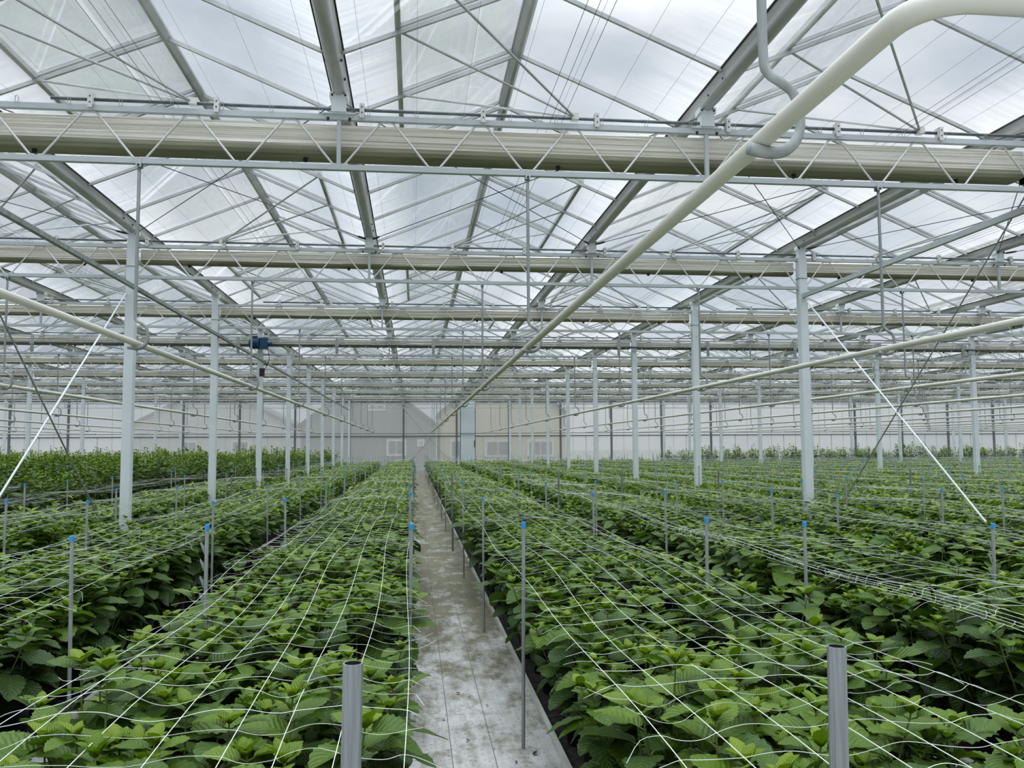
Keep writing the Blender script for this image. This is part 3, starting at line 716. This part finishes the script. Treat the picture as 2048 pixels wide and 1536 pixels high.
o = build(rest, 'net_poles', [M['bluecap'], M['galv']]); tag(o, 'the many thin net poles furthest from the camera', 'pole', kind='stuff')
for x, y, lb in ((-.105, 1.3, 'thick bare steel pole closest to camera, left of the path'), (.655, 1.3, 'thick bare steel pole closest to camera, right of the path')):
    t = thing('net_pole', lb, 'pole', (x, y, 0), 'net support poles'); t.scale = (1, 1, 1)
    t.rotation_euler = (0, .012, 0)
    link('tube', THICK, t)

# ------------------------------------------------------------------ support nets
def net(b):
    c = bed_centre(b); half = .52
    r = random.Random(100 + b); m = MB()
    y0 = 1.1; y1 = BED_Y1; ns = 8
    xs = [-half + 2 * half * j / (ns - 1) for j in range(ns)]
    if b == 2: xs = [-.5, -.485, -.46, -.43, -.36, -.15, .12, .5]
    if b == -2: xs = [-.52, -.42, -.3, -.16, .02, .2, .38, .5]
    ph = [r.uniform(0, 6) for _ in range(8)]
    def zz(y): return .90 + .018 * math.sin(y * 2 * PI / 2.87 + ph[0]) + .012 * math.sin(y * 1.1 + ph[1])
    def sx(y, j): return c + xs[j] + .012 * math.sin(y * 1.3 + ph[j]) + .05 * math.sin(y * .35 + ph[3]) * (1 - abs(xs[j]) / .6)
    def sz(y, j): return zz(y) + .012 * math.sin(y * .9 + ph[(j + 3) % 8]) - (.02 if j in (0, 7) else 0)
    for j in range(ns):
        n_ = 90; pts = []
        for q in range(n_ + 1):
            y = y0 + (y1 - y0) * (q / n_) ** 1.4; pts.append((sx(y, j), y, sz(y, j)))
        m.tube(pts, .0012, 4, False)
    y = y0 + .1
    while y < y1:
        seg = 4 if y < 14 else (2 if y < 18 else 1)
        pts = []; off = r.uniform(-.02, .02); am = r.uniform(.004, .014) if y < 18 else 0; p0 = r.uniform(0, 6)
        e0 = r.uniform(.03, .12); e1 = r.uniform(.03, .12); d0 = r.uniform(-.05, .03); d1 = r.uniform(-.05, .03)
        if y < 14: pts += [(sx(y, 0) - e0, y + off + r.uniform(-.05, .05), sz(y, 0) + d0), (sx(y, 0) - e0 * .5, y + off, sz(y, 0) + d0 * .3)]
        for j in range(ns - 1):
            for q in range(seg):
                f = q / seg; xx = sx(y, j) * (1 - f) + sx(y, j + 1) * f; z_ = sz(y, j) * (1 - f) + sz(y, j + 1) * f
                w = math.sin(PI * f) * (1 if j % 2 else -1)
                pts.append((xx, y + off * .4 + w * am * .8 + .01 * math.sin(j * 1.3 + p0), z_ + w * am + .006 * math.sin(j * 2.1 + p0) * math.sin(PI * f)))
        pts.append((sx(y, ns - 1), y, sz(y, ns - 1)))
        if y < 14: pts += [(sx(y, 7) + e1 * .5, y + off, sz(y, 7) + d1 * .3), (sx(y, 7) + e1, y + off + r.uniform(-.05, .05), sz(y, 7) + d1)]
        if y < 8: pts = smooth_path(pts, 3)
        m.tube(pts, .0009, 3, False)
        y += .165 if y < 22 else .33
    tag(build(m, 'support_net', M['cord']), f'white string support net over the plants, {net_name(b)}', 'net', 'white support nets')
for b in BEDS:
    c = bed_centre(b)
    if b >= -9 and seen([(c, BED_Y1, .9), (c, 25, .9), (c, 10, .9), (c, 5, .9)], 20): net(b)
    elif seen([(c, BED_Y1, .9), (c, 25, .9)], 20): net(b)

# ------------------------------------------------------------------ plants
def leaf(length, width, nl, nw, fold, arch, tone, serr=.05, curl=0.0):
    vs, at = [], []
    for a in range(nl + 1):
        v = a / nl
        w = width * .5 * ((max(v, .0) + .012) ** .56) * ((1.012 - v) ** .72) * 2.42
        if 0 < a < nl and serr: w *= 1 + serr * (1 if a % 2 else -1)
        for c_ in range(nw + 1):
            u = -1 + 2 * c_ / nw
            x = u * w
            z = abs(u) * w * fold - arch * length * v * v + curl * w * u * u * .6 + .012 * length * math.sin(v * 20) * abs(u)
            y = length * (v - .22 * arch * v * v) + (-.05 * length * abs(u) * (1 - v))
            vs.append((x, y, z)); at.append((u, v, tone))
    fs = [(a * (nw + 1) + c_, a * (nw + 1) + c_ + 1, (a + 1) * (nw + 1) + c_ + 1, (a + 1) * (nw + 1) + c_) for a in range(nl) for c_ in range(nw)]
    return np.array(vs), np.array(fs), np.array(at)

def orient(az, pitch, roll, pos):
    Mx = Matrix.Translation(pos) @ Matrix.Rotation(az, 4, 'Z') @ Matrix.Rotation(pitch, 4, 'X') @ Matrix.Rotation(roll, 4, 'Y')
    return np.array(Mx)

class Foliage:
    def __init__(s): s.V = []; s.F = []; s.A = []; s.MI = []; s.n = 0
    def add(s, v, f, a, mi=0):
        s.V.append(v); s.F.append(f + s.n); s.A.append(a); s.MI.append(np.full(len(f), mi)); s.n += len(v)
    def leaf(s, az, pitch, roll, pos, *a, **k):
        v, f, at = leaf(*a, **k); T = orient(az, pitch, roll, pos)
        s.add(v @ T[:3, :3].T + T[:3, 3], f, at)
    def stem(s, pts, r, n=5, mi=1):
        mb = MB(); mb.tube(pts, r, n, False); v = np.array(mb.v); s.add(v, np.array(mb.f), np.zeros((len(v), 3)), mi)
    def arrays(s): return np.concatenate(s.V), np.concatenate(s.F), np.concatenate(s.A), np.concatenate(s.MI)

POT_PROF = [(0, .003), (.082, .003), (.085, .01), (.101, .19), (.108, .192), (.108, .205), (.101, .207), (.099, .185)]
def hydrangea(seed, lod, tall=False):
    """lod 0 near, 1 middle, 2 far. Opposite pairs of leaves up each stem, each pair turned a quarter from the one below, a young rosette on top."""
    r = random.Random(seed); F = Foliage()
    nl, nw, serr = ((14, 4, .075), (6, 2, .0), (2, 2, .0))[lod]
    ns = (8, 8, 7)[lod] if not tall else (5, 5, 4)[lod]
    for s in range(ns):
        a0 = 2 * PI * s / ns + r.uniform(-.4, .4)
        rad = (.05 if s == 0 else r.uniform(.12, .31)); top = r.uniform(.44, .60) * (1 if s else 1.06)
        if tall: rad = r.uniform(.04, .2); top = r.uniform(.85, 1.12)
        base = Vector((.03 * math.cos(a0), .03 * math.sin(a0), .18)); tip = Vector((rad * math.cos(a0), rad * math.sin(a0), .18 + top))
        mid = base.lerp(tip, .5) + Vector((.05 * math.cos(a0), .05 * math.sin(a0), -.01))
        def at(t): return (1 - t) ** 2 * base + 2 * t * (1 - t) * mid + t * t * tip
        if lod < 2: F.stem([at(t) for t in (0, .25, .5, .75, 1)], [.006, .0055, .005, .004, .0025], 5 if lod == 0 else 3)
        elif tall: F.stem([at(0), at(1)], .006, 3)
        if tall: lv = [(.42, .11), (.55, .13), (.67, .14), (.78, .13), (.88, .12), (.96, .09)] if lod < 2 else [(.55, .15), (.75, .15), (.92, .12)]
        else: lv = [(.20, .135), (.40, .17), (.58, .19), (.75, .18), (.89, .15), (.97, .10)] if lod < 2 else [(.5, .16), (.74, .17), (.92, .14)]
        for j, (t, ln) in enumerate(lv):
            az0 = a0 + (PI / 2) * j + r.uniform(-.35, .35)
            for side in (0, 1):
                if r.random() < .04: continue
                az = az0 + PI * side + r.uniform(-.25, .25)
                p = at(t); k = ln * r.uniform(.82, 1.16); h = t
                pitch = -.45 + .95 * h * h + r.uniform(-.25, .25)
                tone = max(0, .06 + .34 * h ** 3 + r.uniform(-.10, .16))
                d_ = Vector((-math.sin(az), math.cos(az), .35)) * (.022 + .012 * (1 - h))
                if lod == 0: F.stem([p, p + d_], [.003, .0025], 4)
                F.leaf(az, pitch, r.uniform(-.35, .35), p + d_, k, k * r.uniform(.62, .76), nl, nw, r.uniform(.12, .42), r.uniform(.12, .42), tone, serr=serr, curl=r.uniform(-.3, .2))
        for j in range(5 if lod < 2 else 2):
            az = a0 + j * 2.4 + r.uniform(-.3, .3); k = r.uniform(.045, .075) * (1 if lod < 2 else 1.6)
            F.leaf(az, r.uniform(.55, 1.05), r.uniform(-.2, .2), tip, k, k * .58, (8, 4, 2)[lod], (4, 2, 2)[lod], .45, .15, r.uniform(.45, .72), serr=serr * .8)
    if tall and lod < 2:
        F.stem([(.05, 0, .15), (.09, .05, 1.05)], .005, 4, 2)
    return F

def pot_mesh():
    m = MB(); m.lathe(POT_PROF, 24); m.m = 1; m.lathe([(.099, .185), (.05, .19), (0, .188)], 24); return m.mesh('pot', [M['pot'], M['soil']], True)
POT = pot_mesh()
def fol_mesh(F, name='foliage', pot=False):
    if pot:
        m = MB(); m.lathe(POT_PROF, 10); v = np.array(m.v); F.add(v, np.array(m.f), np.zeros((len(v), 3)), 3)
    v, f, a, mi = F.arrays(); return big_mesh(name, v, f, a, [M['leaf'], M['stem'], M['stake'], M['pot']], mi)
NEAR = [fol_mesh(hydrangea(10 + k, 0)) for k in range(10)]
MID = [fol_mesh(hydrangea(30 + k, 1), 'potted_hydrangea', True) for k in range(8)]
TALLN = [fol_mesh(hydrangea(50 + k, 1, True)) for k in range(6)]
TALLM = [fol_mesh(hydrangea(60 + k, 1, True), 'tall_hydrangea', True) for k in range(6)]

low, tall = [], []
for b in POT_BEDS:
    for row, xr_ in enumerate(pot_rows(b)):
        y = BED_Y0 + rnd.uniform(0, .3); k = 0
        while y < BED_Y1:
            x = xr_ + rnd.uniform(-.03, .03)
            gap = rnd.random() < .015
            is_tall = (b <= -4 and y > 7.5) or (b == -3 and y > 22 and x < -4.2) or (b >= 8 and y > 43 and rnd.random() < .85)
            gap = gap or (is_tall and rnd.random() < .22)
            if not gap and not any(abs(x - px_) < .17 and abs(y - py_) < .17 for px_, py_ in POSTS):
                q = view(x, y, .65)
                if q and -170 < q[0] < 2218 and q[1] < 1536 + 420:
                    k += 1; (tall if is_tall else low).append((math.hypot(x, y), b, row, k, x, y))
            y += .44 * rnd.uniform(.88, 1.12)
low.sort(); tall.sort()
def plant_label(b, row, k, kind):
    return f"{kind}, {nth(k)} from front in {('inner', 'middle', 'outer')[row]} row, {bed_name(b)}"
for q, (d_, b, row, k, x, y) in enumerate(low[:300]):
    sc = rnd.uniform(.86, 1.08); rz = rnd.uniform(0, 6.28)
    if q < 190:
        t = thing('potted_hydrangea', plant_label(b, row, k, 'leafy potted hydrangea'), 'plant', (x, y, .012), 'low potted hydrangeas', rz=rz); t.scale = (sc, sc, sc * rnd.uniform(.95, 1.08))
        link('pot', POT, t); link('foliage', NEAR[rnd.randrange(10)], t)
    else:
        t = tag(link('potted_hydrangea', MID[rnd.randrange(8)], None, (x, y, .012), rz, sc), plant_label(b, row, k, 'leafy potted hydrangea'), 'plant', 'low potted hydrangeas')
for q, (d_, b, row, k, x, y) in enumerate(tall[:300]):
    sc = rnd.uniform(.74, 1.16); rz = rnd.uniform(0, 6.28)
    if q < 40:
        t = thing('tall_hydrangea', plant_label(b, row, k, 'tall staked hydrangea'), 'plant', (x, y, .012), 'tall staked hydrangeas', rz=rz); t.scale = (sc, sc, sc)
        link('pot', POT, t); link('foliage', TALLN[rnd.randrange(6)], t)
    else:
        tag(link('tall_hydrangea', TALLM[rnd.randrange(6)], None, (x, y, .012), rz, sc), plant_label(b, row, k, 'tall staked hydrangea'), 'plant', 'tall staked hydrangeas')

def mass(items, variants, name, label, rng=(.86, 1.06)):
    arr = [v.arrays() for v in variants]; V, F_, A, MI = [], [], [], []; n = 0
    for d_, b, row, k, x, y in items:
        v, f, a, mi = arr[rnd.randrange(len(arr))]
        rz = rnd.uniform(0, 6.28); s = rnd.uniform(*rng) * (1 if rnd.random() < .85 else rng[1]); c_, s_ = math.cos(rz) * s, math.sin(rz) * s
        w = np.empty_like(v); w[:, 0] = v[:, 0] * c_ - v[:, 1] * s_ + x; w[:, 1] = v[:, 0] * s_ + v[:, 1] * c_ + y; w[:, 2] = v[:, 2] * s + .012
        aa = a.copy(); aa[:, 2] += rnd.uniform(-.06, .1)
        V.append(w); F_.append(f + n); A.append(aa); MI.append(mi); n += len(v)
    me = big_mesh(name, np.concatenate(V), np.concatenate(F_), np.concatenate(A), [M['leaf'], M['stem'], M['stake']], np.concatenate(MI))
    tag(link(name, me), label, 'plant', kind='stuff')
mass(low[300:], [hydrangea(80 + k, 2) for k in range(6)], 'hydrangea_mass', 'green mass of low hydrangeas filling the distant beds')
mass(tall[300:], [hydrangea(90 + k, 2, True) for k in range(6)], 'tall_hydrangea_mass', 'taller hydrangeas crowding the distant beds by the far wall', (.72, 1.16))

# ------------------------------------------------------------------ litter on the path
lm = leaf(.035, .022, 5, 2, .5, -.3, .2); dl = MB(); dl.v = [tuple(v) for v in lm[0]]; dl.f = [tuple(int(i) for i in f) for f in lm[1]]; dl.mi = [0] * len(dl.f); DL = dl.mesh('dead_leaf', M['deadleaf'])
for k, (x, y) in enumerate(((.30, 4.7), (.46, 5.3), (.52, 4.35), (.36, 3.95), (.55, 5.9), (.22, 4.3), (.62, 4.45), (.43, 6.3), (.57, 6.9), (.30, 5.6), (.60, 3.9), (.18, 5.1))):
    o = link('dead_leaf', DL, None, (x, y, .006), rnd.uniform(0, 6), rnd.uniform(.5, .9))
    tag(o, f'small brown dead leaf on the path, {nth(1 + sorted(v[1] for v in ((.30, 4.7), (.46, 5.3), (.52, 4.35), (.36, 3.95), (.55, 5.9), (.22, 4.3), (.62, 4.45), (.43, 6.3), (.57, 6.9), (.30, 5.6), (.60, 3.9), (.18, 5.1))).index(y))} from the front', 'leaf', 'dead leaves on the path')

# ------------------------------------------------------------------ sky, camera, render look
w = bpy.data.worlds.new('overcast'); bpy.context.scene.world = w; w.use_nodes = True
nt = w.node_tree; nt.nodes.clear()
out = nt.nodes.new('ShaderNodeOutputWorld'); bg = N(nt, 'Background'); L(nt, bg.outputs[0], out.inputs[0])
tc = N(nt, 'TexCoord'); sep = N(nt, 'SeparateXYZ'); L(nt, tc.outputs['Generated'], sep.inputs[0])
mp = N(nt, 'Mapping'); mp.inputs['Scale'].default_value = (1, 1, 2.2); mp.inputs['Location'].default_value = (.3, .1, 0); L(nt, tc.outputs['Generated'], mp.inputs[0])
nz = N(nt, 'TexNoise'); nz.inputs['Scale'].default_value = 2.6; nz.inputs['Detail'].default_value = 7; nz.inputs['Roughness'].default_value = .55; nz.inputs['Distortion'].default_value = .4; L(nt, mp.outputs[0], nz.inputs[0])
cl = ramp(nt, nz.outputs[0], [(.30, (.40, .46, .55)), (.46, (.53, .585, .66)), (.56, (.66, .705, .76)), (.70, (.90, .92, .94))])
# an overcast dome: the cloud deck is thinner and far brighter overhead than towards the horizon
el = ramp(nt, sep.outputs[2], [(.0, (.172, .172, .172)), (.45, (.172, .172, .172)), (.60, (.40, .40, .40)), (.8, (.80, .80, .80)), (1.0, (1, 1, 1))])
e3 = N(nt, 'MixRGB', blend_type='MULTIPLY'); e3.inputs[0].default_value = 1; e3.inputs[2].default_value = (5.0, 5.0, 5.0, 1); L(nt, el, e3.inputs[1])
mu = N(nt, 'MixRGB', blend_type='MULTIPLY'); mu.inputs[0].default_value = 1; L(nt, cl, mu.inputs[1]); L(nt, e3.outputs[0], mu.inputs[2])
L(nt, mu.outputs[0], bg.inputs[0]); bg.inputs[1].default_value = 1.0

cd = bpy.data.cameras.new('camera'); cd.sensor_width = 36; cd.lens = 36 * LENS['f'] / 2048; cd.clip_start = .05; cd.clip_end = 600
cam = bpy.data.objects.new('camera', cd); C.objects.link(cam)
mt = Matrix((RI, UP, -FW)).transposed().to_4x4(); mt.translation = (0, 0, EYE); cam.matrix_world = mt
sc = bpy.context.scene; sc.camera = cam
sc.view_settings.view_transform = 'Standard'; sc.view_settings.look = 'Medium High Contrast'; sc.view_settings.exposure = 0.0
sc.cycles.max_bounces = 6; sc.cycles.diffuse_bounces = 3; sc.cycles.glossy_bounces = 2; sc.cycles.transmission_bounces = 4; sc.cycles.transparent_max_bounces = 18
sc.cycles.caustics_reflective = False; sc.cycles.caustics_refractive = False
sc.cycles.use_denoising = True; sc.cycles.adaptive_threshold = .035
